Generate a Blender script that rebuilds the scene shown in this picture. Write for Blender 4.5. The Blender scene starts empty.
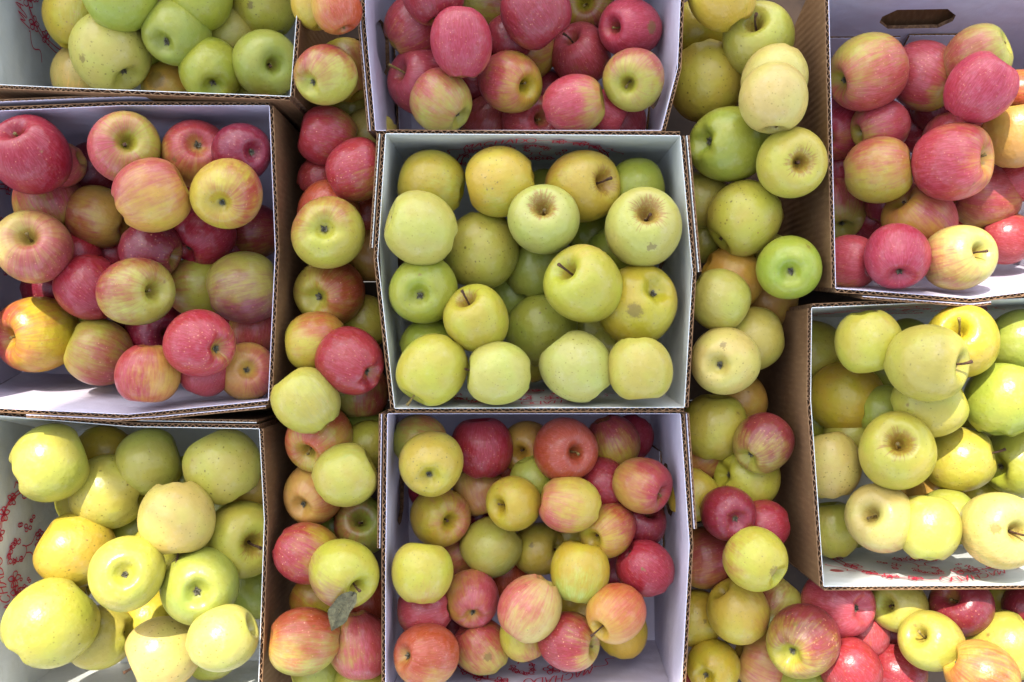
import bpy, math, random
import numpy as np
from mathutils import Vector, Matrix, Euler
R = math.radians
H = 1.0                      # camera height above the rims, metres
CX, CY, S = 512, 341, 1000.0
col = bpy.context.scene.collection
rng = random.Random(11)

def at(px, py, z=0.0):
    k = (H - z) / H / S
    return Vector(((px - CX) * k, (CY - py) * k, z))

def srgb(r, g, b, k=1.0):
    f = lambda c: ((c/255)/12.92 if c/255 <= .04045 else ((c/255+.055)/1.055)**2.4)
    return (f(r)*k, f(g)*k, f(b)*k, 1.0)

def tag(o, label=None, cat=None, group=None, kind=None):
    if label: o['label'] = label
    if cat: o['category'] = cat
    if group: o['group'] = group
    if kind: o['kind'] = kind
    return o

def link(name, me, parent=None, mats=()):
    o = bpy.data.objects.new(name, me)
    col.objects.link(o)
    if parent: o.parent = parent
    for m in mats: me.materials.append(m)
    return o

def empty(name, loc=(0, 0, 0)):
    o = bpy.data.objects.new(name, None); col.objects.link(o); o.location = loc
    o.empty_display_size = .05
    return o

class MB:
    def __init__(s): s.v = []; s.f = []; s.m = []
    def quad(s, a, b, c, d, m=0):
        n = len(s.v); s.v += [tuple(a), tuple(b), tuple(c), tuple(d)]; s.f.append((n, n+1, n+2, n+3)); s.m.append(m)
    def tri(s, a, b, c, m=0):
        n = len(s.v); s.v += [tuple(a), tuple(b), tuple(c)]; s.f.append((n, n+1, n+2)); s.m.append(m)
    def box(s, x0, x1, y0, y1, z0, z1, m=0):
        P = [(x, y, z) for z in (z0, z1) for y in (y0, y1) for x in (x0, x1)]
        n = len(s.v); s.v += P
        for f in ((0,2,3,1),(4,5,7,6),(0,1,5,4),(2,6,7,3),(0,4,6,2),(1,3,7,5)):
            s.f.append(tuple(n+i for i in f)); s.m.append(m)
    def tube(s, pts, rad, seg=8, m=0, cap=True):
        pts = [Vector(p) for p in pts]; n0 = len(s.v)
        for i, p in enumerate(pts):
            t = (pts[min(i+1, len(pts)-1)] - pts[max(i-1, 0)]).normalized()
            a = t.orthogonal().normalized() if i == 0 else (a - t*a.dot(t)).normalized()
            b = t.cross(a); r = rad[i] if hasattr(rad, '__len__') else rad
            for k in range(seg):
                w = 2*math.pi*k/seg
                s.v.append(tuple(p + (a*math.cos(w) + b*math.sin(w))*r))
        for i in range(len(pts)-1):
            for k in range(seg):
                q = n0+i*seg; s.f.append((q+k, q+(k+1) % seg, q+seg+(k+1) % seg, q+seg+k)); s.m.append(m)
        if cap:
            s.f.append(tuple(n0+k for k in range(seg))[::-1]); s.m.append(m)
            q = n0+(len(pts)-1)*seg; s.f.append(tuple(q+k for k in range(seg))); s.m.append(m)
    def mesh(s, name, smooth=False):
        me = bpy.data.meshes.new(name); me.from_pydata(s.v, [], s.f); me.update()
        me.polygons.foreach_set('material_index', s.m)
        if smooth: me.polygons.foreach_set('use_smooth', [True]*len(s.f))
        return me
    def build(s, name, mats, parent=None, smooth=False):
        return link(name, s.mesh(name, smooth), parent, mats if isinstance(mats, (list, tuple)) else [mats])

# ---------------------------------------------------------------- node helper
class NT:
    def __init__(s, name):
        s.mat = bpy.data.materials.new(name); s.mat.use_nodes = True
        s.t = s.mat.node_tree; s.t.nodes.clear()
        s.out = s.t.nodes.new('ShaderNodeOutputMaterial'); s.b = s.t.nodes.new('ShaderNodeBsdfPrincipled')
        s.t.links.new(s.b.outputs[0], s.out.inputs[0])
    def put(s, sock, v):
        if hasattr(v, 'links') or isinstance(v, bpy.types.NodeSocket): s.t.links.new(v, sock)
        elif v is not None: sock.default_value = v
    def n(s, typ, props=None, **ins):
        nd = s.t.nodes.new(typ)
        for k, v in (props or {}).items(): setattr(nd, k, v)
        for k, v in ins.items():
            key = int(k[1:]) if k[0] == 'i' and k[1:].isdigit() else k.replace('_', ' ')
            s.put(nd.inputs[key], v)
        return nd
    def m(s, op, a, b=None, c=None, clamp=False):
        nd = s.n('ShaderNodeMath', {'operation': op, 'use_clamp': clamp}); s.put(nd.inputs[0], a)
        if b is not None: s.put(nd.inputs[1], b)
        if c is not None: s.put(nd.inputs[2], c)
        return nd.outputs[0]
    def vm(s, op, a, b=None, out=0):
        nd = s.n('ShaderNodeVectorMath', {'operation': op}); s.put(nd.inputs[0], a)
        if b is not None: s.put(nd.inputs[1], b)
        return nd.outputs[out]
    def ss(s, v, lo, hi, a=0.0, b=1.0):
        nd = s.n('ShaderNodeMapRange', {'interpolation_type': 'SMOOTHSTEP'})
        s.put(nd.inputs[0], v); s.put(nd.inputs[1], lo); s.put(nd.inputs[2], hi); s.put(nd.inputs[3], a); s.put(nd.inputs[4], b)
        return nd.outputs[0]
    def mix(s, f, a, b):
        nd = s.n('ShaderNodeMix', {'data_type': 'RGBA'}); s.put(nd.inputs[0], f); s.put(nd.inputs[6], a); s.put(nd.inputs[7], b)
        return nd.outputs[2]
    def noise(s, vec, scale, detail=3, rough=.5):
        nd = s.n('ShaderNodeTexNoise'); s.put(nd.inputs['Vector'], vec); nd.inputs['Scale'].default_value = scale
        nd.inputs['Detail'].default_value = detail; nd.inputs['Roughness'].default_value = rough
        return nd.outputs[0]
    def attr(s, name, vec=False):
        nd = s.n('ShaderNodeAttribute', {'attribute_type': 'OBJECT', 'attribute_name': name})
        return nd.outputs['Vector'] if vec else nd.outputs['Fac']
    def bump(s, h, strength, dist):
        nd = s.n('ShaderNodeBump'); s.put(nd.inputs['Height'], h); nd.inputs['Strength'].default_value = strength
        nd.inputs['Distance'].default_value = dist; s.t.links.new(nd.outputs[0], s.b.inputs['Normal'])
    def set(s, **kw):
        for k, v in kw.items(): s.put(s.b.inputs[k.replace('_', ' ')], v)
        return s.mat

def apple_material():
    T = NT('apple_skin')
    P = T.n('ShaderNodeTexCoord').outputs['Object']
    seed = T.attr('seed'); base = T.attr('skin_colour', True); bl = T.attr('blush_colour', True)
    bdir = T.attr('blush_dir', True); amt = T.attr('blush_amount'); rus = T.attr('russet'); spk = T.attr('speckle')
    sdir = T.attr('spot_dir', True); ssz = T.attr('spot_size')
    off = T.n('ShaderNodeCombineXYZ', None, X=seed, Y=T.m('MULTIPLY', seed, 1.7), Z=T.m('MULTIPLY', seed, -.6)).outputs[0]
    Q = T.vm('ADD', P, off)
    N = T.vm('NORMALIZE', P)
    sep = T.n('ShaderNodeSeparateXYZ', None, Vector=P); X, Y, Z = sep.outputs
    rho = T.m('SQRT', T.m('ADD', T.m('MULTIPLY', X, X), T.m('MULTIPLY', Y, Y)))
    flat = T.vm('NORMALIZE', T.n('ShaderNodeCombineXYZ', None, X=X, Y=Y, Z=0.0).outputs[0])
    fx = T.n('ShaderNodeSeparateXYZ', None, Vector=flat)
    # meridian coordinates for streaks
    mer = T.n('ShaderNodeCombineXYZ', None, X=T.m('ADD', T.m('MULTIPLY', fx.outputs[0], 1.0), seed), Y=fx.outputs[1], Z=T.m('MULTIPLY', Z, .16)).outputs[0]
    streak = T.noise(mer, 11.0, 4, .6)
    fine = T.noise(mer, 26.0, 3, .7)
    big = T.noise(Q, 1.5, 3, .5)
    mid = T.noise(Q, 4.5, 4, .6)
    # base skin with greener and yellower patches
    gshift = T.ss(T.noise(T.vm('ADD', Q, (5.3, 1.1, 2.2)), 1.1, 2), .38, .68)
    hs = T.n('ShaderNodeHueSaturation', None, Hue=T.m('ADD', .492, T.m('MULTIPLY', gshift, .022)), Saturation=1.04, Value=T.m('ADD', .9, T.m('MULTIPLY', mid, .22)), Color=base).outputs[0]
    cav = T.m('MULTIPLY', T.ss(rho, .62, .1), .5)
    hs2 = T.n('ShaderNodeHueSaturation', None, Hue=.518, Saturation=1.05, Value=.86, Color=hs).outputs[0]
    c0 = T.mix(cav, hs, hs2)
    # blush
    d = T.vm('DOT_PRODUCT', N, bdir, 1)
    f = T.m('MULTIPLY', d, .62)
    f = T.m('ADD', f, T.m('MULTIPLY', T.m('SUBTRACT', big, .5), 1.5))
    f = T.m('ADD', f, T.m('MULTIPLY', T.m('SUBTRACT', streak, .5), 1.25)); f = T.m('ADD', f, T.m('MULTIPLY', T.m('SUBTRACT', fine, .5), .5))
    f = T.m('ADD', f, T.m('MULTIPLY', amt, 2.5)); f = T.m('SUBTRACT', f, 1.42)
    f = T.m('SUBTRACT', f, T.m('MULTIPLY', T.ss(rho, .42, .08), .5))
    mask = T.m('MULTIPLY', T.ss(f, -.52, .8), T.ss(amt, .0, .04))
    mask = T.m('MULTIPLY', mask, T.m('ADD', .84, T.m('MULTIPLY', T.m('MULTIPLY', amt, fine), .3)), clamp=True)
    bl_l = T.n('ShaderNodeHueSaturation', None, Hue=.498, Saturation=.9, Value=1.3, Color=bl).outputs[0]
    blv = T.mix(T.ss(fine, .38, .66), bl, bl_l)
    blv = T.mix(T.m('MULTIPLY', T.ss(mid, .5, .75), .35), blv, T.n('ShaderNodeHueSaturation', None, Saturation=1.05, Value=.7, Color=bl).outputs[0])
    c1 = T.mix(mask, c0, blv)
    # waxy bloom: greyish dust, patchy
    dust = T.m('MULTIPLY', T.ss(T.noise(T.vm('ADD', Q, (9., 3., 1.)), 3.2, 6, .7), .5, .78), .09)
    c1 = T.mix(dust, c1, srgb(215, 200, 205))
    # lenticels
    vo = T.n('ShaderNodeTexVoronoi', None, Vector=T.vm('ADD', Q, T.vm('MULTIPLY', T.n('ShaderNodeTexNoise', None, Vector=Q, Scale=3.0).outputs[1], (.12, .12, .12))), Scale=6.5, Randomness=1.0)
    vs = T.n('ShaderNodeSeparateColor', None, Color=vo.outputs['Color'])
    rad = T.m('MULTIPLY', T.m('ADD', .06, T.m('MULTIPLY', vs.outputs[0], .11)), T.m('ADD', .7, T.m('MULTIPLY', spk, .5)))
    vf = T.n('ShaderNodeTexVoronoi', None, Vector=Q, Scale=9.0, Randomness=1.0); vfs = T.n('ShaderNodeSeparateColor', None, Color=vf.outputs['Color'])
    fd = T.m('MULTIPLY', T.ss(vf.outputs['Distance'], .25, .12), T.m('MULTIPLY', T.ss(vfs.outputs[0], .25, .7), T.m('ADD', .22, T.m('MULTIPLY', spk, .42))))
    c1 = T.mix(fd, c1, T.mix(mask, srgb(120, 110, 40), srgb(222, 150, 110)))
    dots = T.m('MULTIPLY', T.ss(T.m('DIVIDE', vo.outputs['Distance'], rad), 1.2, .7), T.m('MULTIPLY', T.m('ADD', .36, T.m('MULTIPLY', spk, .55)), T.ss(vs.outputs[1], .1, .45)))
    dcol = T.mix(mask, srgb(112, 100, 38), srgb(232, 160, 120))
    c2 = T.mix(dots, c1, dcol)
    # random rubs and small bruises
    v2 = T.n('ShaderNodeTexVoronoi', None, Vector=T.vm('ADD', Q, T.vm('MULTIPLY', T.n('ShaderNodeTexNoise', None, Vector=Q, Scale=9.0, Detail=4.0).outputs[1], (.16, .16, .16))), Scale=1.5, Randomness=1.0)
    v2s = T.n('ShaderNodeSeparateColor', None, Color=v2.outputs['Color'])
    br = T.m('MULTIPLY', T.ss(v2.outputs['Distance'], T.m('ADD', .03, T.m('MULTIPLY', v2s.outputs[0], .1)), .01), T.m('GREATER_THAN', v2s.outputs[1], .45))
    c2 = T.mix(T.m('MULTIPLY', br, .7), c2, srgb(118, 84, 44))
    # thin russet scuffs
    scuff = T.m('MULTIPLY', T.ss(T.noise(Q, 2.3, 8, .75), .62, .72), T.ss(T.noise(Q, 17., 4, .8), .5, .62))
    c2 = T.mix(T.m('MULTIPLY', scuff, .4), c2, srgb(158, 124, 66))
    # named blemish
    sd = T.vm('DISTANCE', N, sdir, 1)
    sdn = T.m('ADD', sd, T.m('MULTIPLY', T.m('SUBTRACT', T.noise(Q, 11., 5, .7), .5), .4))
    sp = T.m('MULTIPLY', T.ss(T.m('DIVIDE', sdn, ssz), 1.25, .75), T.m('GREATER_THAN', ssz, .005))
    c2 = T.mix(T.m('MULTIPLY', sp, .72), c2, srgb(112, 92, 42))
    # russet star round the stem
    rays = T.noise(mer, 7.0, 5, .7)
    rr = T.m('ADD', T.m('ADD', .13, T.m('MULTIPLY', rus, .2)), T.m('MULTIPLY', T.m('SUBTRACT', rays, .45), T.m('MULTIPLY', T.m('ADD', .2, T.m('MULTIPLY', rus, 1.1)), T.ss(T.noise(Q, 1.3, 2), .3, .7, .4, 1.4))))
    ru = T.m('MULTIPLY', T.ss(T.m('SUBTRACT', rho, rr), .07, -.05), T.m('MULTIPLY', T.m('GREATER_THAN', Z, 0.0), T.m('ADD', .3, T.m('MULTIPLY', rus, .5), clamp=True)))
    c3 = T.mix(T.m('MULTIPLY', ru, T.ss(T.noise(Q, 14., 4, .7), .25, .55)), c2, srgb(140, 96, 42))
    cal = T.m('MULTIPLY', T.ss(rho, .16, .06), T.m('LESS_THAN', Z, 0.0))
    c3 = T.mix(T.m('MULTIPLY', cal, .6), c3, srgb(92, 84, 46))
    T.bump(T.m('ADD', T.noise(Q, 5., 2), T.m('MULTIPLY', T.noise(Q, 55., 3), .06)), .08, .02)
    return T.set(Base_Color=c3, Roughness=T.m('ADD', .22, T.m('MULTIPLY', T.noise(Q, 7., 5, .7), .22)), Specular_IOR_Level=.42)

def simple(name, c1, c2, scale, rough, bump=0., coord='Object', dist=.002):
    T = NT(name); P = T.n('ShaderNodeTexCoord').outputs[coord]
    nz = T.noise(P, scale, 5, .6)
    if bump: T.bump(nz, bump, dist)
    return T.set(Base_Color=T.mix(T.ss(nz, .35, .65), c1, c2), Roughness=rough)

def liner(name, c1, c2, stain):
    T = NT(name); P = T.n('ShaderNodeTexCoord').outputs['Object']
    a = T.noise(P, 9., 4); b = T.noise(P, 160., 4, .7)
    c = T.mix(T.ss(a, .3, .7), c1, c2)
    wr = T.m('MULTIPLY', T.ss(T.noise(T.vm('MULTIPLY', P, (1., 1., 2.5)), 22., 6, .7), .56, .76), .42)
    c = T.mix(wr, c, stain)
    T.bump(T.m('ADD', T.noise(P, 14., 3), T.m('MULTIPLY', b, .06)), .5, .014)
    return T.set(Base_Color=c, Roughness=.55, Specular_IOR_Level=.35)

def kraft():
    T = NT('kraft_liner'); P = T.n('ShaderNodeTexCoord').outputs['Object']
    sp = T.n('ShaderNodeSeparateXYZ', None, Vector=P)
    flute = T.m('SINE', T.m('MULTIPLY', T.m('ADD', sp.outputs[0], sp.outputs[1]), 900.))
    a = T.noise(P, 14., 5); fib = T.noise(T.vm('MULTIPLY', P, (1., 1., .25)), 240., 3, .7)
    c = T.mix(T.ss(a, .3, .7), srgb(160, 118, 74, .6), srgb(142, 100, 60, .55))
    c = T.mix(T.m('MULTIPLY', T.ss(fib, .45, .7), .35), c, srgb(184, 144, 98, .62))
    c = T.mix(T.m('MULTIPLY', T.ss(T.noise(P, 30., 6, .75), .6, .75), .4), c, srgb(104, 72, 44, .55))
    T.bump(T.m('ADD', T.m('MULTIPLY', flute, .5), T.m('MULTIPLY', a, 1.5)), .35, .0006)
    return T.set(Base_Color=c, Roughness=.8)

M = {}
M['apple'] = apple_material()
M['cool'] = liner('white_liner', srgb(212, 212, 206), srgb(200, 202, 196), srgb(180, 176, 160))
M['lilac'] = liner('bounce_tint_liner', srgb(203, 196, 206), srgb(190, 183, 198), srgb(186, 172, 176))  # white lining with lavender bounce light from red apples put into its colour
M['kraft'] = kraft()
M['flute'] = simple('corrugated_edge', srgb(166, 126, 88, .75), srgb(108, 76, 50, .75), 220., .9)
M['stem'] = simple('stem_bark', srgb(96, 62, 34), srgb(58, 38, 24), 9., .8, .5, dist=.02)
M['stemg'] = simple('green_stem', srgb(150, 128, 60), srgb(96, 74, 36), 7., .7, .5, dist=.02)
M['calyx'] = simple('dried_calyx', srgb(118, 112, 88), srgb(58, 52, 38), 10., .9, .5, dist=.02)
M['leaf'] = simple('dry_leaf', srgb(132, 124, 84, .7), srgb(96, 88, 56, .7), 6., .7, .5, dist=.02)
M['ink'] = simple('red_ink', srgb(204, 44, 72), srgb(190, 34, 62), 60., .6)
M['board'] = simple('table_boards', srgb(92, 70, 50), srgb(62, 46, 34), 12., .8, .4)
M['paving'] = simple('paving_stone', srgb(120, 116, 110), srgb(98, 94, 90), 6., .9, .3)
M['canvas'] = simple('shade_canvas', srgb(200, 190, 165), srgb(186, 176, 150), 30., .9, .2)
M['pole'] = simple('painted_pole', srgb(110, 112, 112), srgb(92, 94, 96), 20., .4)

# ---------------------------------------------------------------- apples
AK = .58
BK = .5
PAL = dict(g=srgb(182, 187, 80, AK), lg=srgb(208, 200, 108, AK), yg=srgb(208, 196, 90, AK), y=srgb(219, 191, 80, AK), py=srgb(226, 204, 122, AK),
           o=srgb(226, 178, 92, AK), r=srgb(188, 24, 48, BK), d=srgb(148, 12, 42, BK), p=srgb(204, 58, 72, BK), m=srgb(164, 62, 84, BK))
PAL['bo'] = srgb(204, 72, 30, BK)
PROF = [(0, .38), (.045, .385), (.095, .44), (.155, .57), (.25, .735), (.38, .84), (.54, .865), (.71, .79), (.86, .62), (.955, .38), (1.0, .1),
        (.985, -.18), (.925, -.44), (.82, -.66), (.69, -.82), (.55, -.91), (.42, -.92), (.30, -.85), (.20, -.75), (.12, -.69), (.06, -.67), (0, -.665)]
def catmull(pts, n):
    out = []
    for i in range(len(pts)-1):
        p0 = np.array(pts[max(i-1, 0)]); p1 = np.array(pts[i]); p2 = np.array(pts[i+1]); p3 = np.array(pts[min(i+2, len(pts)-1)])
        for k in range(n):
            t = k/n
            out.append(.5*((2*p1)+(-p0+p2)*t+(2*p0-5*p1+4*p2-p3)*t*t+(-p0+3*p1-3*p2+p3)*t**3))
    out.append(np.array(pts[-1])); return np.array(out)
PC = catmull(PROF, 2)
NS = 48
def apple_mesh(seed, hr, rnd=0):
    r = np.random.RandomState(seed)
    n = len(PC); th = np.linspace(0, 2*np.pi, NS, endpoint=False)
    rho = PC[:, 0][:, None]*np.ones(NS); z = PC[:, 1][:, None]*np.ones(NS)
    low = np.clip(-z, 0, 1); hi = np.clip(z, 0, 1)
    ph = r.uniform(0, 6.28, 6)
    lobe = np.cos(5*th+ph[0]+.3*np.sin(th+ph[1]))
    a5 = r.uniform(.006, .028)
    z = z + a5*lobe*(low**2)*np.exp(-((rho-.5)/.25)**2)*1.5 + a5*.5*np.cos(3*th+ph[5])*(hi**2)*np.exp(-((rho-.5)/.25)**2)
    rho = rho*(1 + a5*.55*lobe*low + r.uniform(.005, .028)*np.cos(2*th+ph[2]) + r.uniform(.004, .022)*np.cos(3*th+ph[3]))
    tap = r.uniform(-.02, .06)                       # taper to the calyx
    rho = rho*(1 - tap*low)
    z = z*hr/.89
    tilt = r.uniform(0, .07)
    z = z + tilt*rho*np.cos(th+ph[4])*np.sign(z)*np.clip(np.abs(z)*1.5, 0, 1)
    x = rho*np.cos(th); y = rho*np.sin(th)
    if rnd:                                          # fuller, rounder fruit
        l0 = np.sqrt(x*x+y*y+z*z)+1e-6; w = rnd*np.clip((rho-.2)/.4, 0, 1); x *= 1+w*(.955/l0-1); y *= 1+w*(.955/l0-1); z *= 1+w*(.955/l0-1)
    lean = r.uniform(-.05, .05, 2); x += lean[0]*z; y += lean[1]*z
    # soft dents
    for _ in range(4):
        dv = r.normal(size=3); dv /= np.linalg.norm(dv)
        q = np.stack([x, y, z], -1); l = np.linalg.norm(q, axis=-1)+1e-6
        c = (q@dv)/l
        k = 1 + r.uniform(-.026, .02)*np.exp(-((1-c)/.25)**2)*np.clip(rho/.3, 0, 1)
        x *= k; y *= k; z *= k
    co = np.stack([x, y, z], -1)
    vs = [tuple(co[0, :].mean(0))]+[tuple(v) for i in range(1, n-1) for v in co[i]]+[tuple(co[-1, :].mean(0))]
    fs = []
    for k in range(NS): fs.append((0, 1+k, 1+(k+1) % NS))
    for i in range(n-3):
        a = 1+i*NS; b = a+NS
        for k in range(NS): fs.append((a+k, b+k, b+(k+1) % NS, a+(k+1) % NS))
    a = 1+(n-3)*NS; e = len(vs)-1
    for k in range(NS): fs.append((a+(k+1) % NS, a+k, e))
    me = bpy.data.meshes.new('apple'); me.from_pydata(vs, [], fs); me.update()
    me.polygons.foreach_set('use_smooth', [True]*len(fs)); me.materials.append(M['apple'])
    return me

def stem_mesh(seed, long):
    r = random.Random(seed); b = MB()
    L = r.uniform(.62, .85) if long else r.uniform(.22, .4)
    dx, dy = r.uniform(-.28, .28)*L, r.uniform(-.28, .28)*L
    pts = [Vector((dx*(t**1.7)+.02*math.sin(5*t+seed), dy*(t**1.7), .36+(L+.06)*t)) for t in [i/7 for i in range(8)]]
    b.tube(pts, [.05, .036, .03, .028, .028, .03, .038, .05], 8)
    me = b.mesh('stem', True); me.materials.append(M['stem'] if r.random() < .7 else M['stemg']); return me
def calyx_mesh(seed, hr):
    r = random.Random(seed); b = MB(); zc = -.655*hr/.89
    for k in range(5):
        a = 2*math.pi*k/5 + r.uniform(-.2, .2); w = r.uniform(.035, .05); L = r.uniform(.09, .15)
        u = Vector((math.cos(a), math.sin(a), 0)); v = Vector((-u.y, u.x, 0)); o = Vector((0, 0, zc))
        p = [o+u*.015-v*w, o+u*.015+v*w, o+u*L*.6+v*w*.8+Vector((0, 0, -.04)), o+u*L*.6-v*w*.8+Vector((0, 0, -.045))]
        q = [x+Vector((0, 0, -.014)) for x in p]
        tip = o+u*L*r.uniform(.6, 1.1)+Vector((0, 0, -.04-r.uniform(.03, .08)))
        b.quad(*p); b.quad(*q[::-1]); b.tri(p[3], p[2], tip); b.tri(q[2], q[3], tip)
        for i, j in ((0, 3), (2, 1)): b.quad(p[i], p[j], q[j], q[i])
        b.tri(p[2], q[2], tip); b.tri(q[3], p[3], tip)
    for k in range(6):
        a = r.uniform(0, 6.28); b.tube([Vector((0, 0, zc+.02)), Vector((math.cos(a)*.03, math.sin(a)*.03, zc-.09))], .008, 4)
    me = b.mesh('calyx'); me.materials.append(M['calyx']); return me
STEMS = {True: [stem_mesh(i, True) for i in range(6)], False: [stem_mesh(20+i, False) for i in range(6)]}
CAL = {}

BOXN = dict(A='top left box', B='middle left box', C='bottom left box', D='top centre box', E='central box',
            F='bottom centre box', G='top right box', H='lower right box')
GRP = {k: 'apples in the '+v for k, v in BOXN.items()}
GRP['L'] = 'loose apples between the left and central boxes'; GRP['R'] = 'loose apples around the right boxes'
EXT = dict(A=(40, 300, 0, 95), B=(0, 272, 115, 410), C=(10, 262, 420, 682), D=(385, 665, 0, 131), E=(385, 685, 150, 406),
           F=(390, 672, 418, 675), G=(825, 1024, 30, 292), H=(808, 1024, 308, 570))

def zone(c, x, y):
    if c == 'L':
        r = min(5, int(y/114)); w = ['beside the top left box', 'beside the corner of the middle left box', 'beside the middle left box', 'below the middle left box corner',
             'beside the bottom left box', 'at the bottom of the frame'][r]
        return 'loose '+w
    if c == 'R':
        if y > 580: return 'loose, ' + ('by the bottom centre box' if x < 760 else 'under the lower right box' if y < 615 else 'along the bottom edge')
        if y < 300: return 'loose '+('high' if y < 95 else 'halfway' if y < 200 else 'low')+' beside the top right box'
        return 'loose '+('high ' if y < 410 else 'low ' if y > 490 else '')+'beside the lower right box'
    x0, x1, y0, y1 = EXT[c]; u = (x-x0)/(x1-x0); v = (y-y0)/(y1-y0)
    h = 'left' if u < .34 else 'centre' if u < .67 else 'right'; w = 'top' if v < .34 else 'middle' if v < .67 else 'bottom'
    s = 'centre' if (h, w) == ('centre', 'middle') else (w+' '+h)
    return f'{s} in the {BOXN[c]}'

def parse(txt):
    out = []; c = None
    for ln in txt.strip().splitlines():
        ln = ln.strip()
        if not ln: continue
        if ln[0] == '#': c = ln[1]; continue
        a, look = ln.split('|'); t = a.split(); d = dict(c=c, layer=int(t[0]), x=float(t[1]), y=float(t[2]), r=float(t[3]), look=look.strip(), o=t[7:])
        d['r'] *= (1+((d['x']-CX)/S)**2+((d['y']-CY)/S)**2)**-.22*(1.035 if d['layer'] < 3 else 1.0)
        d['pit'] = None if t[4] == '-' else t[4].split(',')
        d['base'] = t[5]
        bs = t[6]; d['bl'] = None if bs == '-' else bs.split(':')
        d['hr'] = .89 if d['pit'] else .94
        for o in d['o']:
            if o[0] == 'h' and o[1:2].replace('.', '').isdigit() or o.startswith('h.'): d['hr'] = float(o[1:])
        out.append(d)
    return out

FLOOR = dict(A=-.20, B=-.205, C=-.21, D=-.21, E=-.21, F=-.21, G=-.21, H=-.21, L=-.19, R=-.19)
CAP = dict(A=.0, B=.012, C=.0, D=.005, E=.02, F=-.0, G=.02, H=.025, L=.03, R=.03)
WALLS = {}
HID = dict(A=('right', 'bottom'), B=('right',), C=('right', 'top'), D=('bottom',), E=(), F=('top',), G=('left',), H=('left',))
def wall_fix(d, z, shift=True):
    """keep an apple inside its carton: higher up a sloping wall it can see, or in from a wall it hides behind"""
    ow = []
    if d['c'] == 'L': ow = [('A', 'right', -200, 97), ('B', 'right', 97, 415), ('C', 'right', 415, 800)]
    if d['c'] == 'R': ow = [('G', 'left', -200, 290), ('H', 'left', 300, 590)]
    for bk, sd_, y0, y1 in ow:                    # loose apples lean against the outsides of the cartons
        if not y0 < d['y'] < y1: continue
        for side, ax, rimpl, basep, zr, zb in WALLS[bk]:
            if side != sd_: continue
            pl = sorted((p[1], p[0]) for p in rimpl); rimp = float(np.interp(d['y'], [p[0] for p in pl], [p[1] for p in pl])); sg = 1 if sd_ == 'right' else -1
            wr = (rimp-CX)*(H-zr)/S/H+sg*.005
            for _ in range(30):
                k2 = (H-z)/S/H; q = at(d['x'], 0, z).x; over = sg*(wr-q)+d['r']*k2*.93
                if over <= 0: break
                if z < -.005 and d['layer'] > 0: z += .005; continue
                d['r'] -= over/k2*.3; d['x'] += sg*over/k2*.7
    for side, ax, rimpl, basep, zr, zb in WALLS.get(d['c'], ()):
        sg = -1 if side in ('left', 'bottom') else 1
        o_ = d['y'] if ax == 0 else d['x']; pl = sorted((p[1-ax], p[ax]) for p in rimpl)
        rimp = float(np.interp(o_, [p[0] for p in pl], [p[1] for p in pl]))
        wr = (rimp-CX if ax == 0 else CY-rimp)*(H-zr)/S/H; wb = (basep-CX if ax == 0 else CY-basep)*(H-zb)/S/H
        for _ in range(20):
            xw = wr+(wb-wr)*max(0, (zr-z)/(zr-zb)); k2 = (H-z)/S/H
            if z > zr+.004: break
            q = at(d['x'], d['y'], z)[ax]; over = sg*(q-xw)+.003+d['r']*k2*.97
            if over <= 0: break
            if side not in HID[d['c']] and d['layer'] >= 1 and z < (zr if d['layer'] > 2 else zr-.02 if d['layer'] == 2 else zr-.05): z += .005; continue
            d['r'] -= over/k2*.15
            if ax == 0: d['x'] -= sg*over/k2*.85
            else: d['y'] += sg*over/k2*.85
    return z
def solve(L):
    for c in FLOOR:
        g = sorted([d for d in L if d['c'] == c], key=lambda d: d['layer'])
        F_ = .93
        for att in range(8):
            done = []
            for d in g:
                d.setdefault('o3', (d['x'], d['y'], d['r'])); d['x'], d['y'], d['r'] = d['o3']
                z = FLOOR[c]+d['r']/S*1.05+.012*d['layer']
                for _ in range(4):
                    P = at(d['x'], d['y'], z); rw = d['r']*(H-z)/S/H; zz = FLOOR[c]+rw*.95
                    for e in done:
                        s = (rw+e['rw'])*F_*(.97 if e['layer'] == 0 else 1); q = (P.x-e['P'].x)**2+(P.y-e['P'].y)**2
                        if q < s*s: zz = max(zz, e['P'].z+math.sqrt(s*s-q))
                    z = wall_fix(d, zz)
                d['P'] = at(d['x'], d['y'], z); d['rw'] = d['r']*(H-z)/S/H; done.append(d)
            top = max(d['P'].z for d in g)
            if top < CAP[c]: break
            F_ -= .015
        lift = max(0, CAP[c]-.03-top) if c in 'ACDEF' else 0
        KC = dict(E=.66, F=.72, B=.8, C=.8, D=.8, H=.8, G=.8, L=.72, R=.72, A=.8)[c]
        for d in g:                               # settle the pile: lower fruit sits closer under the top layer
            z = top-(top-d['P'].z)*KC; d['P'] = at(d['x'], d['y'], z); d['rw'] = d['r']*(H-z)/S/H
        for d in g:
            if lift: d['P'] = at(d['x'], d['y'], d['P'].z+lift); d['rw'] = d['r']*(H-d['P'].z)/S/H
        print('pile', c, len(g), 'top', round(top, 3), 'F', round(F_, 3), 'lift', round(lift, 3))
    return L

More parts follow.
